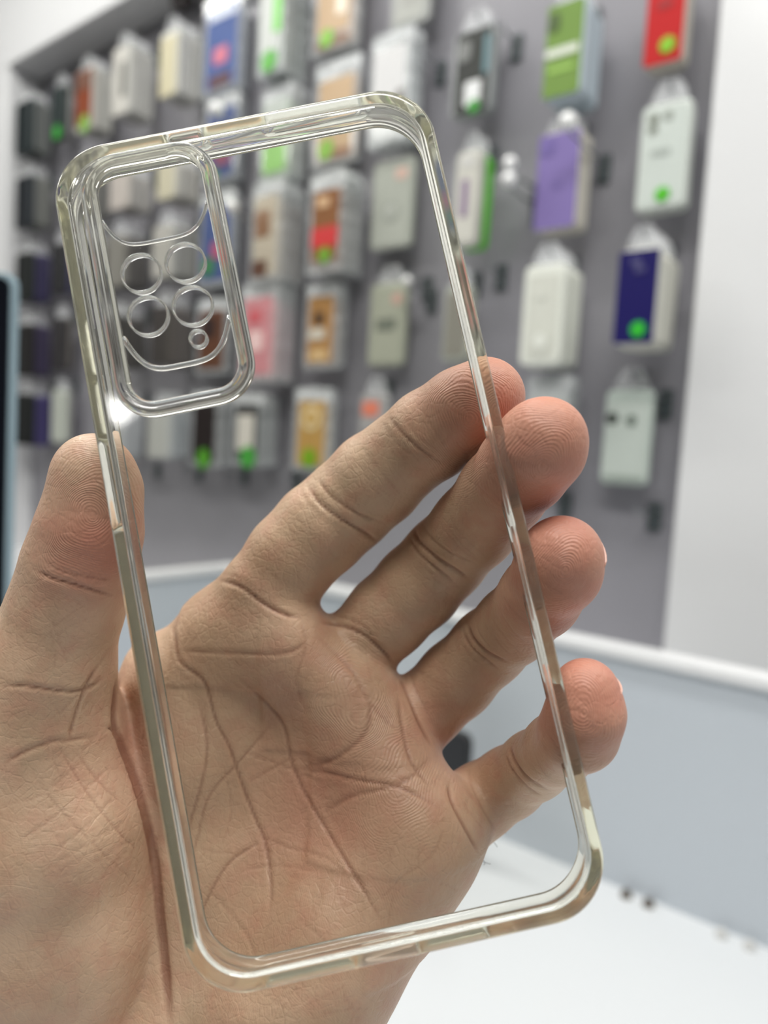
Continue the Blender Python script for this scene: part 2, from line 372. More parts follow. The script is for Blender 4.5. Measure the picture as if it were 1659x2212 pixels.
# fifth column: tan, brown
hang(684, 762, -60, 100, 778, S((206, 172, 138), (222, 192, 156), style='bag', inset=(.04, .1, .04, .2), marks=[('patch', .5, .93, .44, .06, (122, 86, 58)), ('sticker', .35, .86, .2, 0, (140, 214, 40)), ('patch', .7, .4, .12, .2, (240, 228, 208))]), 'peach bagged case with lime sticker at the top of the frame', 'the peach case at the top')
hang(684, 765, 158, 345, 776, S((198, 166, 134), (218, 188, 152), style='bag', inset=(.06, .06, .06, .1), marks=[('sticker', .32, .86, .22, 0, (148, 210, 60)), ('patch', .6, .93, .34, .05, (138, 98, 70))]), 'peach bagged case with lime sticker crossed by the top rim of the clear case', 'the peach case behind the top rim')
hang(672, 735, 400, 580, 780, S((120, 76, 44), (150, 98, 56), style='bag', inset=(.06, .06, .06, .1), marks=[('patch', .5, .62, .44, .12, (204, 36, 38)), ('sticker', .54, .84, .22, 0, (130, 190, 40)), ('patch', .4, .2, .2, .06, (214, 176, 134))]), 'brown bagged case with a red block and lime sticker', 'the brown case with the red block', side=(86, 52, 34))
hang(664, 720, 636, 788, 744, S((168, 122, 70), (186, 138, 82), inset=(.04, .04, .03, .03), style='bag', marks=[('patch', .45, .34, .18, .09, (66, 44, 28)), ('patch', .4, .56, .3, .08, (206, 200, 186)), ('patch', .5, .86, .32, .08, (212, 180, 130))]), 'light brown bagged case with a dark round motif', 'the light brown case with the dark motif', side=(96, 64, 36))
hang(640, 704, 862, 1010, 722, S((196, 158, 88), (206, 164, 92), inset=(.06, .06, .03, .03), style='bag', marks=[('ring', .5, .28, .3, 0, (226, 206, 160)), ('sticker', .5, .86, .26, 0, (140, 196, 30))]), 'golden tan bagged case with lime sticker above the index finger', 'the golden tan case', side=(206, 206, 196))
# sixth column
hang(562, 610, -40, 150, 664, S((206, 214, 206), (224, 228, 224), inset=(.02, .1, .02, .2), style='bag', marks=[('patch', .78, .3, .16, .3, (104, 200, 60)), ('sticker', .5, .9, .36, 0, (84, 196, 40))]), 'white and green bagged case at the top of the frame', 'the white and green case at the top', side=(86, 104, 82), nmax=5)
hang(568, 622, 212, 380, 660, S((176, 206, 156), (206, 214, 206), inset=(.02, .02, .02, .4), style='bag', marks=[('patch', .5, .76, .42, .18, (140, 196, 104))]), 'light green bagged case just under the top rim of the clear case', 'the light green case under the top rim', side=(176, 184, 172))
hang(548, 602, 420, 600, 655, S((186, 172, 152), (212, 200, 180), inset=(.02, .1, .02, .04), style='bag', marks=[('patch', .35, .35, .3, .16, (140, 104, 76)), ('patch', .3, .88, .3, .1, (92, 56, 36))]), 'cream and brown bagged case right of the camera frame', 'the cream and brown case', side=(126, 92, 72))
hang(524, 590, 640, 815, 634, S((226, 160, 164), (232, 158, 164), inset=(.02, .06, .02, .04), style='bag', fn=.2, marks=[('patch', .45, .55, .24, .12, (240, 206, 204)), ('patch', .4, .25, .2, .08, (206, 96, 104))]), 'pink bagged case right of the camera frame of the clear case', 'the pink case', side=(206, 140, 156))
hang(508, 560, 870, 1000, 596, S((46, 54, 58), (70, 72, 72), inset=(.02, .06, .02, .04), style='bag', marks=[('patch', .45, .50, .34, .3, (214, 210, 200)), ('sticker', .6, .9, .34, 0, (80, 190, 70))]), 'dark bagged case with a white oval and green sticker below the camera frame', 'the dark case with the white oval', side=(34, 44, 48))
# seventh column
hang(446, 512, 12, 190, 532, S((72, 96, 158), (84, 108, 172), inset=(.02, .02, .02, .02), style='bag', fn=.35, marks=[('patch', .5, .60, .22, .1, (196, 96, 122)), ('patch', .5, .9, .34, .08, (70, 22, 40)), ('patch', .5, .1, .42, .06, (196, 204, 220))]), 'blue bagged case with a pink spot, top row', 'the blue case at the top')
hang(448, 506, 232, 385, 524, S((70, 88, 138), (80, 98, 150), inset=(.02, .02, .02, .02), style='bag', fn=.35, marks=[('patch', .6, .7, .28, .12, (130, 56, 84)), ('patch', .25, .92, .2, .06, (70, 140, 80))]), 'blue bagged case with a dark red spot behind the top rim', 'the blue case behind the top rim')
hang(436, 496, 440, 608, 512, S((70, 90, 146), (84, 104, 160), inset=(.02, .02, .02, .02), style='bag', fn=.35, marks=[('sticker', .3, .8, .24, 0, (70, 150, 90)), ('patch', .6, .6, .2, .1, (180, 80, 110))]), 'blue bagged case seen through the lens plate', 'the blue case behind the lens plate')
hang(430, 484, 668, 800, 500, S((84, 50, 38), (112, 70, 48), inset=(.02, .02, .02, .02), style='bag', fn=.35, marks=[('patch', .4, .3, .24, .16, (42, 22, 20))]), 'dark brown bagged case seen through the bottom of the camera frame', 'the dark brown case behind the camera frame')
hang(416, 466, 868, 1000, 504, S((44, 30, 28), (36, 26, 26), inset=(.02, .02, .02, .02), style='bag', marks=[('sticker', .55, .93, .3, 0, (96, 184, 40))]), 'near-black bagged case with green sticker below the camera frame', 'the near-black case', side=(60, 40, 36))
# eighth to twelfth column, receding to the left
cream = (222, 214, 180)
hang(346, 384, 66, 208, 438, S((206, 206, 198), cream, inset=(.02, .1, .1, .02)), 'cream-fronted pack with a long stack behind it, top row', 'the cream-fronted pack in the top row', nmax=6, side=(196, 196, 192))
hang(340, 380, 348, 430, 436, S((200, 198, 188), (214, 208, 182), inset=(.02, .1, .02, .02)), 'cream pack seen through the big opening of the camera frame', 'the cream pack in the camera frame opening', nmax=6, side=(176, 174, 168))
hang(330, 372, 486, 600, 428, S((176, 176, 170), (196, 194, 186), inset=(.02, .1, .02, .02)), 'grey-white pack behind the upper right lens hole', 'the grey-white pack by the upper lens holes', nmax=6, side=(150, 150, 146))
hang(326, 368, 660, 790, 420, S((92, 88, 84), (70, 66, 64), inset=(.02, .1, .02, .02)), 'charcoal pack behind the lower lens holes', 'the charcoal pack by the lower lens holes', nmax=5, side=(104, 100, 98))
hang(320, 366, 876, 990, 410, S((192, 196, 196), (204, 206, 200), inset=(.02, .1, .02, .02)), 'pale grey pack beneath the camera frame beside the thumb tip', 'the pale grey pack beneath the camera frame', nmax=6, side=(176, 182, 186))
hang(244, 278, 100, 248, 334, S((206, 206, 200), (216, 214, 206), inset=(.02, .1, .02, .02), marks=[('patch', .7, .5, .16, .25, (84, 84, 80))]), 'white pack with a dark stripe in the top row, left of the cream one', 'the white pack with the dark stripe', nmax=6, side=(190, 190, 186))
hang(238, 274, 370, 452, 330, S((196, 190, 182), (204, 196, 188), inset=(.02, .1, .02, .02)), 'off-white pack at the left of the big camera opening', 'the off-white pack in the camera opening', nmax=6, side=(170, 168, 164))
hang(232, 268, 506, 620, 322, S((130, 128, 122), (150, 148, 142), inset=(.02, .1, .02, .02)), 'grey pack behind the upper left lens hole', 'the grey pack by the upper left lens hole', nmax=5, side=(96, 94, 92))
hang(228, 264, 680, 795, 316, S((70, 68, 66), (54, 52, 52), inset=(.02, .1, .02, .02)), 'dark pack behind the lower left lens hole', 'the dark pack by the lower left lens hole', nmax=5, side=(84, 82, 80))
hang(226, 262, 868, 985, 312, S((196, 200, 202), (206, 208, 206), inset=(.02, .1, .02, .02)), 'pale pack right above the thumb tip', 'the pale pack above the thumb tip', nmax=6, side=(184, 188, 192))
hang(164, 200, 148, 282, 246, S((190, 186, 178), (140, 66, 34), inset=(.02, .06, .04, .1), marks=[('sticker', .6, .9, .3, 0, (150, 206, 90)), ('patch', .5, .2, .4, .14, (110, 74, 58))]), 'rust-brown fronted pack in the top row', 'the rust-brown fronted pack', nmax=6, side=(186, 186, 180))
rowsL = [(218, 332), (380, 492), (545, 652), (700, 812), (850, 962)]
rown = ['top row', 'second row', 'third row', 'fourth row', 'bottom row']
s1 = [((40, 50, 50), (150, 150, 146)), ((120, 120, 116), (110, 110, 108)), ((44, 44, 46), (86, 84, 120)), ((52, 50, 52), (120, 116, 110)), ((190, 196, 186), (160, 160, 156))]
for i, (t, b) in enumerate(rowsL):
    b0, sd = s1[i]
    if i < 1 or i > 1:
        hang(112, 140, t-32+i*6, b-30+i*6, 158, S(b0, tuple(min(255, int(c*1.1)) for c in b0), inset=(.02, .1, .02, .02), marks=[('sticker', .5, .86, .3, 0, (70, 190, 70))] if i == 0 else []),
             ['dark slim pack with green sticker left of the rust-brown one', '', 'black pack left of the side buttons of the clear case', 'charcoal pack just left of the side buttons', 'pale slim pack above the thumb at the far left'][i], 'the slim pack of the %s beside the leftmost stack' % rown[i], nmax=4, side=sd)
    cc = [(36, 48, 50), (34, 42, 48), (30, 36, 34), (34, 32, 32), (24, 28, 28)][i]
    hang(34, 66, t, b, 112, S(cc, tuple(int(c*.8) for c in cc), inset=(.02, .1, .02, .02)), ['slate black pack heading the leftmost stack, top row', 'slate black pack heading the leftmost stack, second row', 'black-green pack heading the leftmost stack, third row', 'black pack heading the leftmost stack, fourth row', 'near-black pack at the bottom of the leftmost column'][i],
         'the leftmost pack of the %s' % rown[i], nmax=6, side=[(96, 100, 98), (110, 112, 108), (60, 56, 88), (66, 60, 84), (72, 66, 110)][i])
for i, (t, b) in ((1, (372, 478)),):
    hang(165, 196, 352, 470, 236, S((130, 130, 124), (150, 148, 140), inset=(.02, .1, .02, .02)), 'grey pack seen through the left rim near the camera frame', 'the grey pack behind the left rim', nmax=5, side=(120, 120, 116))
hang(166, 200, 520, 632, 240, S((90, 90, 88), (70, 70, 70), inset=(.02, .1, .02, .02)), 'dark pack seen through the left rim beside the lens plate', 'the dark pack behind the left rim', nmax=4, side=(104, 102, 100))
hang(370, 402, -70, 12, 424, S((44, 36, 34), (36, 28, 26)), 'dark brown pack just entering the top of the frame', 'the dark brown pack at the top edge', nmax=3)
# empty hooks along the bottom and between
for px, py, lab in ((342, 1010, 'empty hook below the pale stack, under the camera frame'), (432, 1015, 'empty hook below the near-black case'), (530, 1020, 'empty hook below the dark case with the white oval'),
                    (643, 1030, 'empty hook below the golden tan case'), (1222, 1082, 'empty hook above the ring fingertip'), (1416, 1105, 'empty hook with a long rod by the right white panel'),
                    (1085, 590, 'empty dark hook between the green-flanked box and the printed white case'), (925, 615, 'empty dark hook left of the right rim'), (1118, 95, 'empty hook between the dark grey and the apple green case'), (955, 150, 'empty hook left of the dark grey case'), (1440, 862, 'empty hook right of the lowest pale green case')):
    X, Z = XY(px, py, D); hook(X, Z, .05 if px != 1416 else .09, lab)
# hooks with added white balls that paint bright highlights at their tips
for px, py, L, c, lab in ((1102, 352, .10, .011, 'hook with an added white highlight ball beside the green-flanked box, upper of two'), (1100, 388, .10, .012, 'hook with an added white highlight ball beside the green-flanked box, lower of two'),
                      (1227, 262, .14, .013, 'hook with an added white highlight ball just above the lilac case'), (468, 236, .16, .015, 'hook with an added white highlight ball under the topmost blue case'),
                      (500, 446, .15, .014, 'hook with an added white highlight ball right of the lens plate'), (880, 606, .08, .009, 'hook with a small added white highlight ball above the olive-white pack')):
    X, Z = XY(px, py, D-L-.002); hook(X, Z-.012, L, lab, highlight=c)


# ------------------------------------------------------------------ the hand: one continuous skin surface
GS = HANDGRID if 'HANDGRID' in globals() else 0.00062
lo = np.array([-.125, -.040, .118]); hi = np.array([.062, .165, .232])
dims = np.ceil((hi-lo)/GS).astype(int)
ax = [lo[k]+GS*np.arange(dims[k]) for k in range(3)]
def smin(a, b, k):
    h = np.maximum(k-np.abs(a-b), 0)/k; return np.minimum(a, b)-h*h*k*.25
def rcone(P, a, b, ra, rb):
    ba = b-a; L = ba.dot(ba); rr = ra-rb; a2 = L-rr*rr
    if a2 <= 1e-12: return np.linalg.norm(P-a, axis=-1)-ra
    il2 = 1/L; pa = P-a; y = pa@ba; z = y-L
    x2 = ((pa*L-y[..., None]*ba)**2).sum(-1); y2 = y*y*L; z2 = z*z*L
    k = np.sign(rr)*rr*rr*x2
    d = (np.sqrt(x2*a2*il2)+y*rr)*il2-ra
    m1 = np.sign(z)*a2*z2 > k; m2 = np.sign(y)*a2*y2 < k
    d = np.where(m2, np.sqrt(x2+y2)*il2-ra, d); d = np.where(m1, np.sqrt(x2+z2)*il2-rb, d)
    return d.astype(np.float32)
def J(px, py, r, z): return at(px, py, z), r*z/F     # joint from where it shows, its shown radius and its distance
def bb(js, pad):
    a = np.min([c-r-pad for c, r in js], 0); b = np.max([c+r+pad for c, r in js], 0)
    i0 = np.clip(((a-lo)/GS).astype(int), 0, dims-2); i1 = np.clip(((b-lo)/GS).astype(int)+2, 1, dims); return i0, i1
def sl(i0, i1): return tuple(slice(i0[k], i1[k]) for k in range(3))
def pts(i0, i1):
    return np.stack(np.meshgrid(ax[0][i0[0]:i1[0]], ax[1][i0[1]:i1[1]], ax[2][i0[2]:i1[2]], indexing='ij'), -1)
def chain(js, k, pad=.012, extra=()):
    i0, i1 = bb(list(js)+[(c, r) for c, r in extra], pad); P = pts(i0, i1); d = np.full(P.shape[:3], .05, np.float32)
    for (a, ra), (b, rb) in zip(js[:-1], js[1:]): d = smin(d, rcone(P, a, b, ra, rb), k)
    for c, r in extra: d = smin(d, (np.linalg.norm(P-c, axis=-1)-r).astype(np.float32), .004)
    return i0, i1, d
palm = np.full(tuple(dims), .05, np.float32)
_J = J
def J(px, py, r, z): return _J(px, py, r, z-.022*min(1.3, max(0, (py-1420)/760)))
PALM = [  # metacarpals, heel, mounds: (chain, blend)
    ([J(560, 1302, 94, .188), J(528, 1366, 104, .191), (J(500, 1560, 140, .200)), J(440, 1850, 165, .203), J(400, 2200, 190, .205), J(380, 2480, 200, .205)], .010),
    ([J(742, 1446, 76, .192), J(716, 1490, 94, .192), J(660, 1640, 135, .201), J(560, 1900, 160, .203), J(500, 2250, 180, .203)], .012),
    ([J(845, 1608, 78, .191), J(800, 1660, 96, .192), J(740, 1780, 130, .198), J(630, 2000, 140, .201), J(540, 2300, 165, .201)], .012),
    ([J(968, 1785, 82, .187), J(915, 1830, 98, .189), J(830, 1925, 114, .191), J(715, 2085, 126, .191), J(600, 2300, 140, .193)], .010),
    # hypothenar pad towards the viewer
    ([J(840, 1880, 84, .183), J(735, 2010, 108, .183), J(630, 2200, 130, .185)], .016),
    # web between index and thumb
    ([J(455, 1395, 78, .194), J(352, 1452, 74, .200), J(306, 1545, 74, .203), J(245, 1640, 105, .200)], .012),
    ([J(345, 1500, 58, .188), J(400, 1650, 88, .190)], .012),
]
for js, k in PALM:
    i0, i1, d = chain(js, .006, pad=k+.004); s = sl(i0, i1); palm[s] = smin(palm[s], d, k)
# distal palm pads under the fingers
for c, r in (J(610, 1400, 70, .181), J(760, 1520, 62, .183), J(840, 1660, 66, .183), J(905, 1790, 66, .180)):
    i0, i1, d = chain([(c, r), (c+np.array([0, .001, 0]), r)], .002, pad=.016); s = sl(i0, i1); palm[s] = smin(palm[s], d, .014)
final = palm.copy()
J = _J
fingers = {
 'index': [J(590, 1262, 98, .186), J(632, 1204, 98, .186), J(692, 1144, 101, .186), J(752, 1092, 99, .186), J(812, 1036, 101, .183), J(870, 986, 92, .179), J(930, 940, 97, .174), J(1000, 890, 93, .169), J(1048, 858, 86, .166)],
 'middle': [J(778, 1392, 86, .190), J(838, 1330, 89, .189), J(902, 1268, 92, .187), J(960, 1206, 89, .184), J(1024, 1138, 90, .175), J(1085, 1062, 93, .163), J(1130, 1010, 97, .153), J(1165, 968, 97, .147), J(1176, 948, 90, .1455)],
 'ring': [J(870, 1580, 80, .190), J(920, 1530, 80, .189), J(985, 1468, 82, .187), J(1055, 1398, 80, .181), J(1110, 1350, 81, .172), J(1165, 1290, 85, .158), J(1205, 1230, 91, .149), J(1213, 1202, 89, .147)],
 'pinky': [J(985, 1770, 84, .186), J(1040, 1728, 76, .184), J(1100, 1690, 72, .180), J(1155, 1652, 70, .172), J(1205, 1618, 72, .160), J(1250, 1580, 82, .148), J(1264, 1540, 81, .1445), J(1265, 1494, 72, .144)],
}
for nm, js in fingers.items():
    i0, i1, d = chain(js, .0022, pad=.012); s = sl(i0, i1)
    t = smin(palm[s], d, .0042); final[s] = smin(final[s], t, .0018)
# thumb and thenar eminence, in front of the palm
TH = [J(203, 1022, 86, .161), J(207, 1062, 93, .162), J(193, 1150, 107, .163), J(172, 1225, 114, .165), J(145, 1310, 115, .167), J(106, 1420, 131, .169), J(62, 1530, 150, .172)]
i0, i1, d = chain(TH, .003, pad=.01)
TN = [J(62, 1530, 150, .172), J(78, 1640, 185, .175), J(112, 1800, 205, .173), J(140, 2000, 208, .175), J(155, 2240, 212, .178), J(155, 2480, 215, .180)]
th = np.full(tuple(dims), .05, np.float32); th[sl(i0, i1)] = d
i0, i1, d = chain(TN, .006, pad=.012); s = sl(i0, i1); th[s] = smin(th[s], d, .010)
final = smin(final, th, .0022)
del palm, th

def surface_nets(F_, lo_, h):
    S_ = F_ < 0; nx, ny, nz = F_.shape
    cnt = np.zeros((nx-1, ny-1, nz-1), np.int8)
    for dx in (0, 1):
        for dy in (0, 1):
            for dz in (0, 1): cnt += S_[dx:nx-1+dx, dy:ny-1+dy, dz:nz-1+dz]
    act = (cnt > 0) & (cnt < 8); idx = np.argwhere(act); ids = np.full(act.shape, -1, np.int64); ids[act] = np.arange(len(idx))
    acc = np.zeros((len(idx), 3)); n = np.zeros(len(idx)); cs = [(a, b, c) for a in (0, 1) for b in (0, 1) for c in (0, 1)]
    V = {c: F_[idx[:, 0]+c[0], idx[:, 1]+c[1], idx[:, 2]+c[2]] for c in cs}
    for c in cs:
        for k in range(3):
            if c[k]: continue
            e = list(c); e[k] = 1; e = tuple(e); a, b = V[c], V[e]; mk = (a < 0) != (b < 0)
            t = np.where(mk, a/np.where(mk, a-b, 1), 0); p = np.tile(np.array(c, float), (len(idx), 1)); p[:, k] = t
            acc[mk] += p[mk]; n[mk] += 1
    v = lo_+h*(idx+acc/n[:, None]); faces = []
    for k in range(3):
        o1, o2 = [(1, 2), (2, 0), (0, 1)][k]
        a = [slice(None)]*3; b = [slice(None)]*3; a[k] = slice(0, -1); b[k] = slice(1, None)
        A, B = S_[tuple(a)], S_[tuple(b)]
        for flip in (0, 1):
            e = np.argwhere((A & ~B) if not flip else (~A & B)); e = e[(e[:, o1] > 0) & (e[:, o2] > 0) & (e[:, o1] < ids.shape[o1]) & (e[:, o2] < ids.shape[o2])]
            q = []
            for d1, d2 in ((0, 0), (1, 0), (1, 1), (0, 1)):
                f = e.copy(); f[:, o1] -= d1; f[:, o2] -= d2; q.append(ids[f[:, 0], f[:, 1], f[:, 2]])
            q = np.stack(q, 1); q = q[:, ::-1] if flip else q; faces.append(q[(q >= 0).all(1)])
    return v, np.concatenate(faces)
V_, F_ = surface_nets(final, lo, GS); del final
# relax a little: neighbour average
def relax(V, F, it=2, w=.5):
    e = np.concatenate([F[:, [0, 1]], F[:, [1, 2]], F[:, [2, 3]], F[:, [3, 0]]]); 
    for _ in range(it):
        s_ = np.zeros_like(V); c_ = np.bincount(np.concatenate([e[:, 0], e[:, 1]]), minlength=len(V))[:, None]
        for k in range(3): s_[:, k] = np.bincount(e[:, 0], V[e[:, 1], k], len(V))+np.bincount(e[:, 1], V[e[:, 0], k], len(V))
        V = V*(1-w)+w*s_/np.maximum(c_, 1)
    return V
V_ = relax(V_, F_, 3)
def vnorm(V, F):
    n = np.cross(V[F[:, 2]]-V[F[:, 0]], V[F[:, 3]]-V[F[:, 1]]); out = np.zeros_like(V)
    for k in range(3):
        for c in range(4): out[:, k] += np.bincount(F[:, c], n[:, k], len(V))
    return out/np.maximum(np.linalg.norm(out, axis=1, keepdims=True), 1e-12)
N_ = vnorm(V_, F_)
if (N_*(V_-V_.mean(0))).sum() < 0: F_ = F_[:, ::-1]; N_ = -N_
pxy = np.stack([V_[:, 0]/V_[:, 2]*F+CX, V_[:, 1]/V_[:, 2]*F+CY], 1)
facing = np.clip(-(N_*V_).sum(1)/np.linalg.norm(V_, axis=1)*2, 0, 1)
zpal = V_[:, 2]
# lines of the hand: where they run over the skin, depth in mm, width
def smooth_line(p, n=7):
    p = np.array(p, float); q = []
    P = np.vstack([2*p[0]-p[1], p, 2*p[-1]-p[-2]])
    for i in range(1, len(P)-2):
        for t in np.linspace(0, 1, n, endpoint=False):
            q.append(.5*((2*P[i])+(-P[i-1]+P[i+1])*t+(2*P[i-1]-5*P[i]+4*P[i+1]-P[i+2])*t*t+(-P[i-1]+3*P[i]-3*P[i+1]+P[i+2])*t**3))
    q.append(p[-1]); return np.array(q)
LINES = [
 ([(256, 1458), (250, 1500), (247, 1560), (262, 1612)], 1.0, 12), ([(247, 1560), (268, 1620), (298, 1700), (330, 1830), (346, 1980), (358, 2100), (370, 2230)], 1.0, 20),
 ([(838, 898), (866, 932), (898, 962), (958, 1004)], .35, 7), ([(826, 912), (850, 950), (890, 985)], .15, 5), ([(872, 905), (905, 945), (950, 975)], .12, 5),
 ([(664, 1046), (690, 1085), (735, 1120), (790, 1152), (822, 1178)], .5, 8), ([(686, 1032), (712, 1068), (765, 1105), (826, 1130)], .35, 7), ([(648, 1064), (680, 1105), (720, 1140)], .15, 5),
 ([(467, 1252), (518, 1266), (570, 1304), (610, 1325), (650, 1336)], .55, 9), ([(470, 1236), (520, 1252), (590, 1296)], .2, 6),
 ([(893, 1135), (905, 1170), (945, 1205), (990, 1235), (1010, 1250)], .5, 8), ([(880, 1150), (905, 1195), (950, 1232), (985, 1262)], .35, 7), ([(905, 1122), (935, 1165), (985, 1200), (1030, 1218)], .2, 6),
 ([(690, 1345), (740, 1352), (790, 1375), (830, 1410), (848, 1432)], .5, 8), ([(720, 1330), (770, 1345), (822, 1385)], .2, 6),
 ([(1010, 1345), (1022, 1378), (1055, 1410), (1098, 1432)], .5, 7), ([(998, 1355), (1015, 1392), (1050, 1425), (1080, 1448)], .3, 6),
 ([(862, 1460), (880, 1500), (905, 1560), (932, 1612)], .45, 8), ([(884, 1448), (902, 1500), (935, 1560)], .2, 6),
 ([(1102, 1612), (1112, 1645), (1142, 1682), (1192, 1712)], .55, 7), ([(1090, 1620), (1105, 1660), (1140, 1700), (1175, 1722)], .3, 6),
 ([(968, 1690), (975, 1730), (1005, 1790), (1035, 1845)], .45, 8), ([(1010, 1655), (1020, 1700), (1050, 1760), (1075, 1800)], .2, 6),
 ([(72, 1228), (110, 1248), (160, 1262), (205, 1276), (250, 1290)], .4, 8), ([(90, 1215), (140, 1236), (200, 1248), (248, 1256)], .22, 6),
 ([(0, 1478), (60, 1482), (130, 1492), (180, 1490), (228, 1462)], .4, 8), ([(214, 1432), (182, 1490), (158, 1560), (148, 1600)], .4, 7), ([(236, 1400), (205, 1450), (150, 1520), (90, 1570)], .15, 5),
 ([(0, 1655), (50, 1625), (110, 1602), (150, 1598), (215, 1588)], .35, 9), ([(225, 1560), (250, 1590), (285, 1650), (310, 1740), (330, 1860)], .5, 10),
 ([(372, 1380), (390, 1430), (441, 1473), (467, 1556), (498, 1618), (524, 1696), (550, 1764), (575, 1826), (586, 1919), (580, 1990)], .45, 8),
 ([(384, 1427), (380, 1390), (373, 1350)], .4, 8),
 ([(513, 1463), (570, 1515), (612, 1567), (632, 1650), (664, 1722), (726, 1826), (790, 1930), (829, 1997)], .4, 8),
 ([(430, 1515), (446, 1592), (441, 1670), (404, 1800), (380, 1900)], .35, 8),
 ([(373, 1405), (450, 1408), (518, 1411), (622, 1409), (670, 1380)], .3, 8), ([(650, 1340), (660, 1400), (640, 1470), (660, 1540)], .18, 7),
 ([(596, 1551), (518, 1644), (451, 1722), (425, 1815), (395, 1900)], .28, 7),
 ([(575, 1810), (492, 1867), (440, 1960), (425, 2010)], .35, 7), ([(632, 1660), (700, 1668), (757, 1682), (860, 1700), (950, 1745)], .38, 8),
 ([(524, 1696), (590, 1660), (650, 1640), (760, 1700)], .2, 7), ([(513, 1618), (600, 1650), (700, 1690)], .2, 6),
 ([(860, 1500), (870, 1580), (890, 1650), (930, 1700)], .35, 9), ([(690, 1380), (760, 1450), (800, 1520), (880, 1600)], .2, 9),
 ([(800, 1500), (790, 1580), (720, 1640), (640, 1660)], .3, 12), ([(930, 1640), (870, 1690), (760, 1720), (690, 1760)], .25, 12),
 ([(560, 1800), (620, 1830), (700, 1850), (760, 1900)], .18, 6), ([(520, 1880), (600, 1870), (700, 1885)], .16, 6), ([(480, 1640), (500, 1750), (470, 1850)], .14, 5),
 ([(120, 1602), (180, 1700), (250, 1790), (310, 1850)], .25, 6), ([(60, 1660), (140, 1760), (230, 1850), (320, 1930)], .18, 6), ([(160, 1620), (215, 1690), (270, 1740)], .2, 6),
 ([(20, 1830), (110, 1770), (200, 1690), (250, 1640)], .16, 6), ([(100, 1850), (190, 1780), (275, 1690)], .16, 6), ([(60, 1900), (180, 1830), (290, 1760)], .12, 6),
 ([(0, 1740), (80, 1720), (160, 1660), (200, 1620)], .14, 6), ([(150, 1900), (240, 1840), (310, 1800)], .14, 5), ([(430, 1900), (520, 2000), (560, 2080)], .15, 7),
 ([(640, 1980), (720, 2050), (760, 2120)], .14, 7), ([(390, 2040), (480, 2110), (600, 2140)], .2, 8), ([(960, 1790), (930, 1850), (860, 1900)], .15, 7)]
r2 = np.random.default_rng(11)
for _ in range(150):                              # fine random wrinkles of palm and fingers
    x, y = r2.uniform(0, 1000), r2.uniform(1350, 2200); a = r2.uniform(0, math.pi); L = r2.uniform(25, 90)
    c = r2.uniform(-12, 12); d = np.array([math.cos(a), math.sin(a)]); e = np.array([-d[1], d[0]])
    LINES.append(([np.array([x, y])-d*L, np.array([x, y])+e*c, np.array([x, y])+d*L], r2.uniform(.05, .13), r2.uniform(3.5, 5)))
for nm, js in list(fingers.items())+[('thumb', TH)]:          # cross wrinkles along each finger
    for _ in range(26):
        k = r2.integers(0, len(js)-2); t = r2.uniform(); c0 = js[k][0]*(1-t)+js[k+1][0]*t; rr = js[k][1]
        p0 = np.array([c0[0]/c0[2]*F+CX, c0[1]/c0[2]*F+CY]); q = js[k+1][0]; p1 = np.array([q[0]/q[2]*F+CX, q[1]/q[2]*F+CY]); dd = (p1-p0)/max(1, np.linalg.norm(p1-p0)); ee = np.array([-dd[1], dd[0]])
        L = rr/c0[2]*F*r2.uniform(.3, .8); o_ = ee*r2.uniform(-20, 20)
        LINES.append(([p0+o_-ee*L+dd*6, p0+o_, p0+o_+ee*L+dd*r2.uniform(0, 8)], r2.uniform(.05, .12), r2.uniform(3.5, 5)))
crease = np.zeros(len(V_))
front_z = zpal < .215
for p, dep, wd_ in LINES:
    q = smooth_line(p); a = q.min(0)-4*wd_; b = q.max(0)+4*wd_
    sel = np.where((pxy[:, 0] > a[0]) & (pxy[:, 0] < b[0]) & (pxy[:, 1] > a[1]) & (pxy[:, 1] < b[1]) & (facing > .05) & front_z)[0]
    if not len(sel): continue
    P2 = pxy[sel]; best = np.full(len(sel), 1e9); tt = np.zeros(len(sel)); n_ = len(q)-1
    for i in range(n_):
        s0, s1_ = q[i], q[i+1]; d = s1_-s0; t = np.clip(((P2-s0)@d)/max(d.dot(d), 1e-6), 0, 1); dist = np.linalg.norm(P2-(s0+t[:, None]*d), axis=1)
        mk = dist < best; best[mk] = dist[mk]; tt[mk] = (i+t[mk])/n_
    fade = np.clip(np.minimum(tt, 1-tt)*6, .15, 1)
    g = dep*fade*(np.exp(-(best/(wd_*.55))**2)-.28*np.exp(-(best/(wd_*2.2))**2))
    g = g*facing[sel]; crease[sel] = np.where(np.abs(g) > np.abs(crease[sel]), np.where(crease[sel] > .1, np.maximum(crease[sel], g), g), crease[sel])
V_ = V_-N_*(crease*.001*1.15)[:, None]
# friction-ridge coordinate: arcs around a core on every pad
cores = [(1010, 905, .160), (1170, 1000, .14), (1225, 1230, .138), (1265, 1540, .137), (200, 1120, .152), (860, 1660, .178), (770, 1500, .178), (905, 1800, .178)]
rd = np.full(len(V_), 1e3); ridge = np.zeros(len(V_))
for (x, y, z) in cores:
    c = at(x, y, z); d_ = V_-c; d_[:, 2] *= .5; r_ = np.linalg.norm(d_*np.array([1, .8, 1]), axis=1); mk = r_ < rd; rd[mk] = r_[mk]; ridge[mk] = r_[mk]
rid_amp = np.exp(-(rd/.0125)**4); ridge += .0007*np.sin(V_[:, 0]*420+V_[:, 1]*260)+.0004*np.sin(V_[:, 1]*700-V_[:, 0]*300)
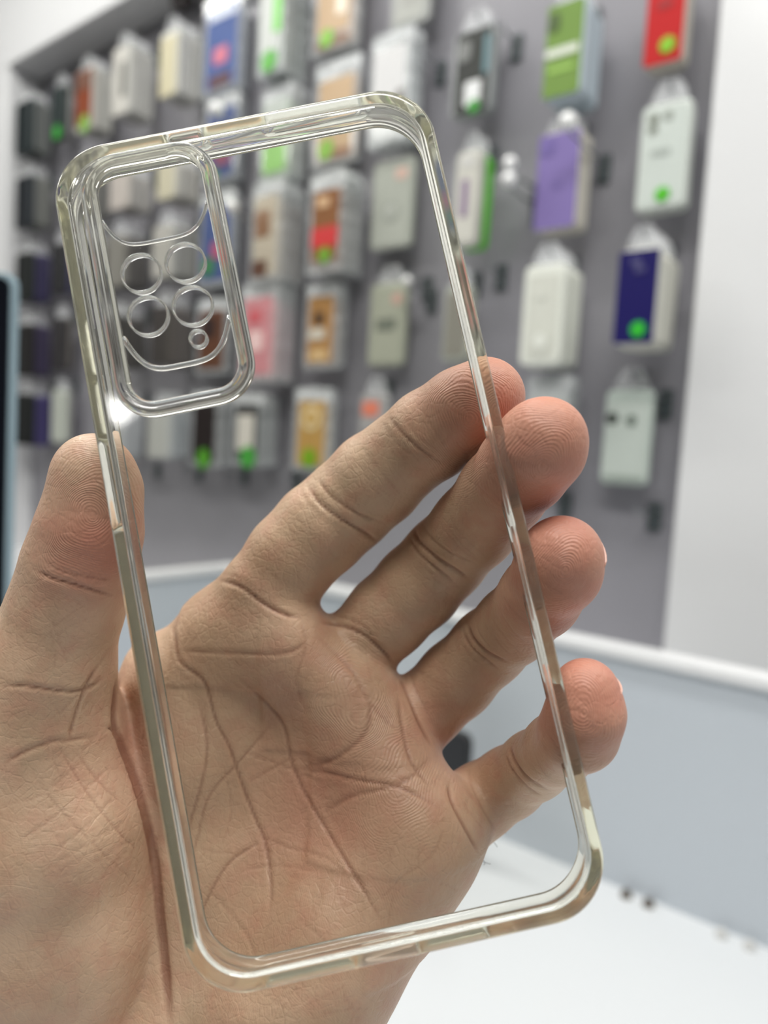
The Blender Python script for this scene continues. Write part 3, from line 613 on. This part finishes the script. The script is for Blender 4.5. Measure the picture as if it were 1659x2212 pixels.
# inherent skin tone: redder finger ends, paler palm centre
redness = np.zeros(len(V_))
for nm, js in list(fingers.items()):
    c, r_ = js[-1]; redness += np.exp(-(np.linalg.norm(V_-c, axis=1)/.014)**2)
redness += .9*np.exp(-(np.linalg.norm(V_-at(215, 1180, .155), axis=1)/.012)**2)
for x, y, s_, w in ((860, 1640, .016, .55), (680, 1600, .02, .15), (780, 1870, .022, .55), (250, 1640, .012, .7), (120, 1950, .02, .3), (640, 1740, .012, .25), (640, 1420, .012, .25)): redness += w*np.exp(-(np.linalg.norm(V_-at(x, y, .18), axis=1)/s_)**2)
pale = np.zeros(len(V_))
for x, y, s_, w in ((560, 1640, .014, .6), (490, 1800, .012, .6), (450, 1460, .010, .6), (60, 1400, .016, .6), (340, 1450, .012, .5), (60, 1650, .014, .4)): pale += w*np.exp(-(np.linalg.norm(V_-at(x, y, .18), axis=1)/s_)**2)

HO = W(at(400, 2150, .20))
Vw = (V_@M.T)+ORG-HO
me = bpy.data.meshes.new('hand'); nv, nf = len(Vw), len(F_)
me.vertices.add(nv); me.vertices.foreach_set('co', Vw.astype(np.float32).ravel())
me.loops.add(nf*4); me.loops.foreach_set('vertex_index', F_.astype(np.int32).ravel())
me.polygons.add(nf); me.polygons.foreach_set('loop_start', np.arange(nf, dtype=np.int32)*4); me.polygons.foreach_set('loop_total', np.full(nf, 4, np.int32))
me.update(calc_edges=True); me.validate()
for nm, arr in (('crease', np.clip(crease*2.2, -.3, 1)), ('ridge', ridge), ('redness', np.clip(redness, 0, 1.2)), ('pale', pale), ('ridge_amp', rid_amp)):
    a = me.attributes.new(nm, 'FLOAT', 'POINT'); a.data.foreach_set('value', arr.astype(np.float32))
def skin():
    m = bpy.data.materials.new('skin'); m.use_nodes = True; nt = m.node_tree; b = nt.nodes['Principled BSDF']; N = nt.nodes.new; L = nt.links.new
    def attr(n): a = N('ShaderNodeAttribute'); a.attribute_name = n; return a.outputs['Fac']
    tc = N('ShaderNodeTexCoord').outputs['Object']
    def noise(s, d=3): n = N('ShaderNodeTexNoise'); n.inputs['Scale'].default_value = s; n.inputs['Detail'].default_value = d; L(tc, n.inputs['Vector']); return n.outputs['Fac']
    def mix(f, a, b_, mode='MIX'):
        x = N('ShaderNodeMix'); x.data_type = 'RGBA'; x.blend_type = mode
        for s_, v in (('Factor', f), ('A', a), ('B', b_)):
            i = x.inputs[s_]
            if hasattr(v, 'is_linked'): L(v, i)
            else: i.default_value = v
        return x.outputs['Result']
    def mp(v, a, b_, c, d):
        x = N('ShaderNodeMapRange'); L(v, x.inputs[0])
        for k, q in enumerate((a, b_, c, d)): x.inputs[k+1].default_value = q
        return x.outputs[0]
    def math_(op, a, b_=None):
        x = N('ShaderNodeMath'); x.operation = op
        for k, q in enumerate((a, b_)):
            if q is None: continue
            if hasattr(q, 'is_linked'): L(q, x.inputs[k])
            else: x.inputs[k].default_value = q
        return x.outputs[0]
    c = mix(mp(noise(60, 4), .35, .65, 0, 1), lin((190, 158, 131)), lin((206, 176, 149)))
    c = mix(mp(noise(170, 3), .45, .7, 0, .45), c, lin((192, 142, 120)))
    c = mix(mp(noise(110, 2), .55, .75, 0, .35), c, lin((180, 158, 128)))
    c = mix(mp(attr('pale'), 0, 1, 0, .6), c, lin((212, 182, 152)))
    c = mix(mp(attr('redness'), 0, 1, 0, .72), c, lin((192, 112, 96)))
    c = mix(mp(attr('crease'), .0, .8, 0, .62), c, lin((120, 66, 48)))
    L(c, b.inputs['Base Color'])
    b.inputs['Roughness'].default_value = .46; b.inputs['Specular IOR Level'].default_value = .42
    b.inputs['Subsurface Weight'].default_value = .08; b.inputs['Subsurface Radius'].default_value = (1, .35, .2); b.inputs['Subsurface Scale'].default_value = .0035
    rg = math_('SINE', math_('MULTIPLY', attr('ridge'), 2*math.pi/.00047))
    rg = math_('MULTIPLY', rg, math_('ADD', math_('MULTIPLY', attr('ridge_amp'), mp(noise(120, 2), .3, .6, .3, 1)), .12))
    v = N('ShaderNodeTexVoronoi'); v.feature = 'DISTANCE_TO_EDGE'; v.inputs['Scale'].default_value = 420; L(tc, v.inputs['Vector'])
    vo = mp(v.outputs['Distance'], 0, .12, -1, 0)
    h = math_('ADD', math_('MULTIPLY', rg, .000034), math_('MULTIPLY', vo, .00004)); h = math_('ADD', h, math_('MULTIPLY', noise(900, 4), .00016)); h = math_('ADD', h, math_('MULTIPLY', noise(260, 3), .00022))
    bp = N('ShaderNodeBump'); bp.inputs['Strength'].default_value = .9; bp.inputs['Distance'].default_value = 1.0; L(h, bp.inputs['Height']); L(bp.outputs['Normal'], b.inputs['Normal'])
    return m
SK = skin()
hand = link_mesh('hand', me, SK, smooth=True); hand.location = HO
tag(hand, 'open left hand, palm to the viewer, gripping the clear phone case between thumb and fingertips', 'hand')
nail_m = mat('nail', (226, 180, 164), .25, coat=.4)
hair_m = mat('body_hair', (48, 36, 30), .5)
def nail(js, s, side):
    """nail plate lying on the back of a fingertip"""
    c, r_ = js[-1]; c2 = js[-3][0]; d = (c-c2); d /= np.linalg.norm(d)
    back = np.array([side[0], side[1], side[2]], float); back -= back.dot(d)*d; back /= np.linalg.norm(back); sd = np.cross(d, back)
    vv, ff = [], []; nu, nw = 11, 9
    for i in range(nu):
        for j in range(nw):
            a = math.radians(-52+104*i/(nu-1)); l = (-1.0+1.30*j/(nw-1))*r_; sh = math.sqrt(max(.0, 1-(max(0, l)/(1.28*r_))**2))
            rad = r_*1.0*(.6+.4*sh)
            vv.append(W(c+d*l+(back*math.cos(a)+sd*math.sin(a))*rad*(1 if abs(i-5) < 5 else .985))-HO)
    for i in range(nu-1):
        for j in range(nw-1): k = i*nw+j; ff.append((k, k+1, k+nw+1, k+nw))
    m_ = mesh_of(vv, ff); o = link_mesh('fingernail', m_, nail_m, hand, smooth=True)
    sf = o.modifiers.new('s', 'SOLIDIFY'); sf.thickness = .0005; sf.offset = 0
nail(fingers['middle'], 1, (.75, -.1, .65)); nail(fingers['ring'], 1, (.75, .0, .65)); nail(fingers['pinky'], 1, (.85, .1, .5)); nail(TH, 1, (-.4, -.2, .9))
hp = []
for (x, y, dx, dy, cv) in ((1008, 1872, 26, -22, 6), (1020, 1862, 18, 14, -5), (1030, 1852, 34, 16, 5), (1046, 1838, 6, -16, 5), (1068, 1818, 10, 14, 3), (1000, 1884, 24, 8, -9), (1090, 1796, 8, 6, 2), (1040, 1848, 8, 22, 7)):
    P_ = []
    for t in np.linspace(0, 1, 7): P_.append(W(at(x-4+dx*t+cv*math.sin(math.pi*t), y-2+dy*t+cv*math.sin(math.pi*t), .187))-HO)
    hp.append(P_)
hh = link_mesh('body_hair', tube_me(hp, .00006, 5), hair_m, hand); hh['kind'] = 'stuff'

# ------------------------------------------------------------------ the clear phone case
SCL = None
r1 = np.array([.978386, -.205354, .024311]); r2_ = np.array([.194786, .974815, -.108598]); r1 /= np.linalg.norm(r1); r2_ -= r2_.dot(r1)*r1; r2_ /= np.linalg.norm(r2_); r3 = np.cross(r1, r2_)
TL = np.array([-.067629, -.071737, .147721]); CW, CH = .0773, .1635
def case_pt(x, y, z): return W(TL+np.asarray(x)[..., None]*r1+np.asarray(y)[..., None]*r2_+np.asarray(z)[..., None]*r3)
def to_case(px, py, z=0.0):      # sight line -> point of the case plane
    d = np.array([(px-CX)/F, (py-CY)/F, 1.0]); o = TL+z*r3; t = o.dot(r3)/d.dot(r3); q = d*t-TL; return q.dot(r1), q.dot(r2_)
case = bpy.data.objects.new('phone_case', None); col.objects.link(case)
CO = case_pt(CW/2, CH/2, 0); case.location = CO
R3 = Matrix([[(M@r1)[i], (M@r2_)[i], (M@r3)[i]] for i in range(3)]); case.rotation_euler = R3.to_euler()
def loc(x, y, z): return (x-CW/2, y-CH/2, z)
tag(case, 'clear slightly yellowed empty phone case with camera cutouts, held up in the hand', 'phone case')
def glass(name, tint=(.95, .93, .62), dens=55, rough=.02, ior=1.41):
    m = bpy.data.materials.new(name); m.use_nodes = True; nt = m.node_tree; nt.nodes.remove(nt.nodes['Principled BSDF'])
    g = nt.nodes.new('ShaderNodeBsdfGlass'); g.inputs['Roughness'].default_value = rough; g.inputs['IOR'].default_value = ior; g.inputs['Color'].default_value = (1, 1, 1, 1)
    a = nt.nodes.new('ShaderNodeVolumeAbsorption'); a.inputs['Color'].default_value = (*tint, 1); a.inputs['Density'].default_value = dens
    o = nt.nodes['Material Output']; 
    df = nt.nodes.new('ShaderNodeBsdfDiffuse'); df.inputs[0].default_value = (.93, .93, .86, 1); tr = nt.nodes.new('ShaderNodeBsdfTranslucent'); tr.inputs[0].default_value = (.93, .93, .86, 1)
    m1 = nt.nodes.new('ShaderNodeMixShader'); m1.inputs[0].default_value = .5; m2 = nt.nodes.new('ShaderNodeMixShader'); m2.inputs[0].default_value = .07
    nt.links.new(df.outputs[0], m1.inputs[1]); nt.links.new(tr.outputs[0], m1.inputs[2]); nt.links.new(g.outputs[0], m2.inputs[1]); nt.links.new(m1.outputs[0], m2.inputs[2])
    nt.links.new(m2.outputs[0], o.inputs['Surface']); nt.links.new(a.outputs[0], o.inputs['Volume']); return m
def sheet(name):
    m = bpy.data.materials.new(name); m.use_nodes = True; nt = m.node_tree; nt.nodes.remove(nt.nodes['Principled BSDF']); N = nt.nodes.new; L = nt.links.new
    t = N('ShaderNodeBsdfTransparent'); t.inputs[0].default_value = (.985, .985, .975, 1); g = N('ShaderNodeBsdfGlossy'); g.inputs['Roughness'].default_value = .035
    f = N('ShaderNodeLayerWeight'); f.inputs[0].default_value = .5; pw = N('ShaderNodeMath'); pw.operation = 'POWER'; pw.inputs[1].default_value = 5; L(f.outputs['Facing'], pw.inputs[0]); fm = N('ShaderNodeMapRange'); fm.inputs[3].default_value = .032; L(pw.outputs[0], fm.inputs[0]); x = N('ShaderNodeMixShader'); L(fm.outputs[0], x.inputs[0]); L(t.outputs[0], x.inputs[1]); L(g.outputs[0], x.inputs[2]); L(x.outputs[0], nt.nodes['Material Output'].inputs[0]); return m
GL = glass('clear_flexible_plastic', dens=75); SH = sheet('clear_hard_sheet')
# path of the outer edge
def outline(x0, y0, x1, y1, r, step=.0007, nc=14):
    p = []; nn = []
    segs = [((x0+r, y0), (x1-r, y0), (0, -1)), ((x1, y0+r), (x1, y1-r), (1, 0)), ((x1-r, y1), (x0+r, y1), (0, 1)), ((x0, y1-r), (x0, y0+r), (-1, 0))]
    cen = [(x1-r, y0+r, -90), (x1-r, y1-r, 0), (x0+r, y1-r, 90), (x0+r, y0+r, 180)]
    for (a, b, n), (cx_, cy_, a0) in zip(segs, cen):
        L = math.hypot(b[0]-a[0], b[1]-a[1]); k = max(2, int(L/step))
        for i in range(k): t = i/k; p.append((a[0]+(b[0]-a[0])*t, a[1]+(b[1]-a[1])*t)); nn.append(n)
        for i in range(nc): w = math.radians(a0+90*i/nc); p.append((cx_+r*math.cos(w), cy_+r*math.sin(w))); nn.append((math.cos(w), math.sin(w)))
    return np.array(p), np.array(nn)
def smf(a, b, x): t = np.clip((x-a)/(b-a), 0, 1); return t*t*(3-2*t)
def win(x, a, b, e=.0004): return smf(a-e, a+e, x)*(1-smf(b-e, b+e, x))
P_, N2 = outline(0, 0, CW, CH, .0118)
# profile (inward, depth) in mm, closed loop
PROF = np.array([(3.3, .0), (1.6, .0), (.85, .12), (.35, .45), (.08, .95), (0, 1.6), (0, 2.4), (.15, 3.1), (.22, 4.2), (.22, 5.6), (.15, 6.6), (0, 7.4), (0, 8.3), (.12, 8.9), (.45, 9.4), (.95, 9.62), (1.6, 9.65), (2.1, 9.5), (2.4, 9.15), (2.35, 8.75), (2.05, 8.45), (1.8, 8.0), (1.72, 7.2), (1.70, 6.0), (1.70, 4.6), (1.70, 3.2), (1.76, 2.2), (1.95, 1.65), (2.3, 1.32), (2.7, 1.18), (3.3, 1.15)])
outer = (PROF[:, 0] < .6) & (PROF[:, 1] > 2) & (PROF[:, 1] < 8)
mid = np.where(outer)[0]
vv = []; ff = []; npf = len(PROF)
# places along the sides, read from the photo
yb = [to_case(*q)[1] for q in ((148, 686), (160, 795), (166, 823), (183, 930), (188, 945), (226, 1145))]
xbm = [to_case(*q)[0] for q in ((568, 2145), (763, 2098), (919, 2063), (1061, 2034))]
xtp = [to_case(*q)[0] for q in ((352, 287), (430, 262), (566, 235), (780, 195))]
for (x, y), (nx_, ny_) in zip(P_, N2):
    L_ = win(y, yb[0], yb[1])+win(y, yb[2], yb[3]) if nx_ < -.9 else 0
    Cc = win(y, yb[4], yb[5], .001) if nx_ < -.9 else 0
    B_ = (win(x, xbm[0], xbm[1])*.5+win(x, xbm[1]+.001, xbm[2]-.001)+win(x, xbm[2], xbm[3])*.5) if ny_ > .9 else 0
    T_ = win(x, xtp[0], xtp[1], .0005)+.45*win(x, xtp[2], xtp[3], .0008) if ny_ < -.9 else 0
    crn = min(1, abs(nx_*ny_)*2)                                   # thicker cushioned corners
    for (a, z) in PROF:
        w = math.exp(-((z-4.8)/2.2)**4) if a < .6 else 0
        a_ = a-.75*L_*w+.95*Cc*w+.9*B_*w+.8*T_*w
        if a < 1: a_ -= .25*crn
        if 1.6 < a < 2.2 and z > 2 and z < 8.5: a_ += .55*crn
        if z > 9 and a > .9: z_ = z+.15*crn
        else: z_ = z
        vv.append(loc(x-nx_*a_*.001, y-ny_*a_*.001, z_*.001))
n_ = len(P_)
for i in range(n_):
    j = (i+1) % n_
    for k in range(npf): l = (k+1) % npf; ff.append((i*npf+k, j*npf+k, j*npf+l, i*npf+l))
def fixn(me):
    bm = bmesh.new(); bm.from_mesh(me); bmesh.ops.recalc_face_normals(bm, faces=bm.faces); bm.to_mesh(me); bm.free(); return me
bump = link_mesh('bumper_frame', fixn(mesh_of(vv, ff)), GL, case, smooth=True)
# camera bezel: raised ring
def img(px, py, z): x, y = to_case(px, py, z*.001); return x, y
q = [img(184, 500, -1.5), img(505, 560, -1.5), img(385, 299, -1.5), img(368, 891, -1.5)]
ix0, ix1, iy0, iy1 = q[0][0], q[1][0], q[2][1], q[3][1]
Pi, Ni = outline(ix0, iy0, ix1, iy1, .0078, step=.002, nc=12)
PI_ = np.array([(0, .6), (-.05, .2), (.0, -.4), (.15, -.9), (.5, -1.4), (1.0, -1.62), (1.45, -1.5), (1.7, -1.25), (2.0, -1.2), (2.4, -1.3), (2.75, -1.15), (3.0, -.8), (3.1, -.3), (3.1, .5), (3.0, 1.0), (2.6, 1.25), (1.6, 1.3), (.5, 1.2), (.1, 1.0)])
def sweep(P, N, prof):
    vv = []; ff = []; k_ = len(prof); n = len(P)
    for (x, y), (a, b) in zip(P, N):
        for (u, z) in prof: vv.append(loc(x-a*u*.001, y-b*u*.001, z*.001))
    for i in range(n):
        j = (i+1) % n
        for k in range(k_): l = (k+1) % k_; ff.append((i*k_+k, j*k_+k, j*k_+l, i*k_+l))
    return fixn(mesh_of(vv, ff))
link_mesh('camera_bezel', sweep(Pi, Ni, PI_), GL, case, smooth=True)
# flat sheets with openings
def flat(name, outer_, holes, z, th, mtl):
    cu = bpy.data.curves.new(name, 'CURVE'); cu.dimensions = '2D'; cu.fill_mode = 'BOTH'; cu.extrude = th/2
    for pp in [outer_]+holes:
        s = cu.splines.new('POLY'); s.points.add(len(pp)-1); s.use_cyclic_u = True
        for k, (x, y) in enumerate(pp): s.points[k].co = (x-CW/2, y-CH/2, 0, 1)
    t = bpy.data.objects.new('t', cu); col.objects.link(t); dg = bpy.context.evaluated_depsgraph_get(); m_ = bpy.data.meshes.new_from_object(t.evaluated_get(dg)); bpy.data.objects.remove(t)
    m_.materials.clear(); o = link_mesh(name, m_, mtl, case); o.location = (0, 0, z+th/2); return o
Po, _n = outline(.0033, .0033, CW-.0033, CH-.0033, .0085, step=.01)
Ph, _n = outline(ix0+.0002, iy0+.0002, ix1-.0002, iy1-.0002, .0076, step=.01)
if ix0 > .0035 and iy0 > .0035: flat('back_sheet', list(map(tuple, Po)), [list(map(tuple, Ph))], .0001, .0009, SH)
else: print('ISLAND TOO CLOSE', ix0, iy0)
print('island', ix0, iy0, ix1, iy1, 'buttons', yb, xbm, xtp)
jx0, jx1 = ix0+.0031, ix1-.0031; jy1 = iy1-.0031
ys = img(325, 522, 0)[1]; ye = img(345, 797, 0)[1]
lens = [(img(x, y, 0), r) for x, y, r in ((304.7, 590, 44), (400, 566.6, 44), (319.6, 682, 44), (415.6, 660, 44), (428, 731, 20))]
circ = lambda c, r, n=40: [(c[0]+r*math.cos(2*math.pi*k/n), c[1]+r*math.sin(2*math.pi*k/n)) for k in range(n)]
pxm = .1475/F
# lens plate outline: concave top, round bottom corners
rr = .0085
top = [(jx0+(jx1-jx0)*t, ys-.0062*(abs(2*t-1)**4.5)) for t in np.linspace(0, 1, 41)]
bot = [(jx1-(jx1-jx0)*t, ye-.0078*(abs(2*t-1)**4)) for t in np.linspace(0, 1, 41)]
flat('lens_plate', top+bot, [circ(c, (r-5)*pxm) for c, r in lens[:4]]+[circ(lens[4][0], 14*pxm)], -.0002, .0009, SH)
low = [(jx0+(jx1-jx0)*t, ye-.0078*(abs(2*t-1)**4)) for t in np.linspace(0, 1, 41)]
Pl, _n = outline(jx0, iy0+.003, jx1, jy1, .0055, step=.004, nc=10)
flat('recess_sheet', low+[(x, y) for x, y in Pl if y > ye][::1], [], .0006, .0006, SH) if False else None
Pq = [(x, y) for x, y in Pl if y > ye-.001]
Pq.sort(key=lambda s: math.atan2(s[1]-ye+.002, s[0]-(jx0+jx1)/2))
flat('recess_sheet', [p for p in low]+Pq, [], .0008, .0006, SH)
for c, r in lens:
    pc = circ(c, r*pxm, 48); nc_ = [((x-c[0])/(r*pxm), (y-c[1])/(r*pxm)) for x, y in pc]
    wdt = 4.6 if r > 30 else 5; wmm = wdt*pxm*1000
    ring = [(0, -.15), (.1*wmm, -.38), (.4*wmm, -.45), (.8*wmm, -.38), (wmm, -.1), (wmm, 1.1), (.8*wmm, 1.3), (.2*wmm, 1.3), (0, 1.1)]
    link_mesh('lens_hole_rim', sweep(pc, nc_, ring), GL, case, smooth=True)
def ridge_line(name, line, r=.0004, z=.0003):
    link_mesh(name, tube_me([[loc(x, y, z) for x, y in line]], r, 10), GL, case, smooth=True)
ridge_line('window_edge', top, .00035, .0002); ridge_line('step_ridge', low, .00055, .0004)

# ------------------------------------------------------------------ lamps
zc = (TL[0]+0, 0)
d = np.array([(262-CX)/F, (893-CY)/F, 1.0]); rf = d-2*d.dot(r3)*r3; hitp = W(at(262, 893, .144)); rw = M@rf; t = (RZ-.03-hitp[2])/rw[2]; sp = hitp+rw*t
print('lamp spot', sp)
LAMPS = [(sp[0]-.06, sp[1], .24, .34, 'square ceiling light behind the viewer whose glint shows under the camera frame'),
         (-1.5, .40, 1.9, .20, 'long ceiling light close in front of the display board'),
         (.7, .40, 1.3, .20, 'long ceiling light above the right end of the board'),
         (.0, -.45, 1.3, .34, 'long ceiling light straight above the counter'),
         (-2.9, -.7, 1.2, .26, 'long ceiling light at the far left of the shop')]
for a in LAMPS: ceiling_light(*a)
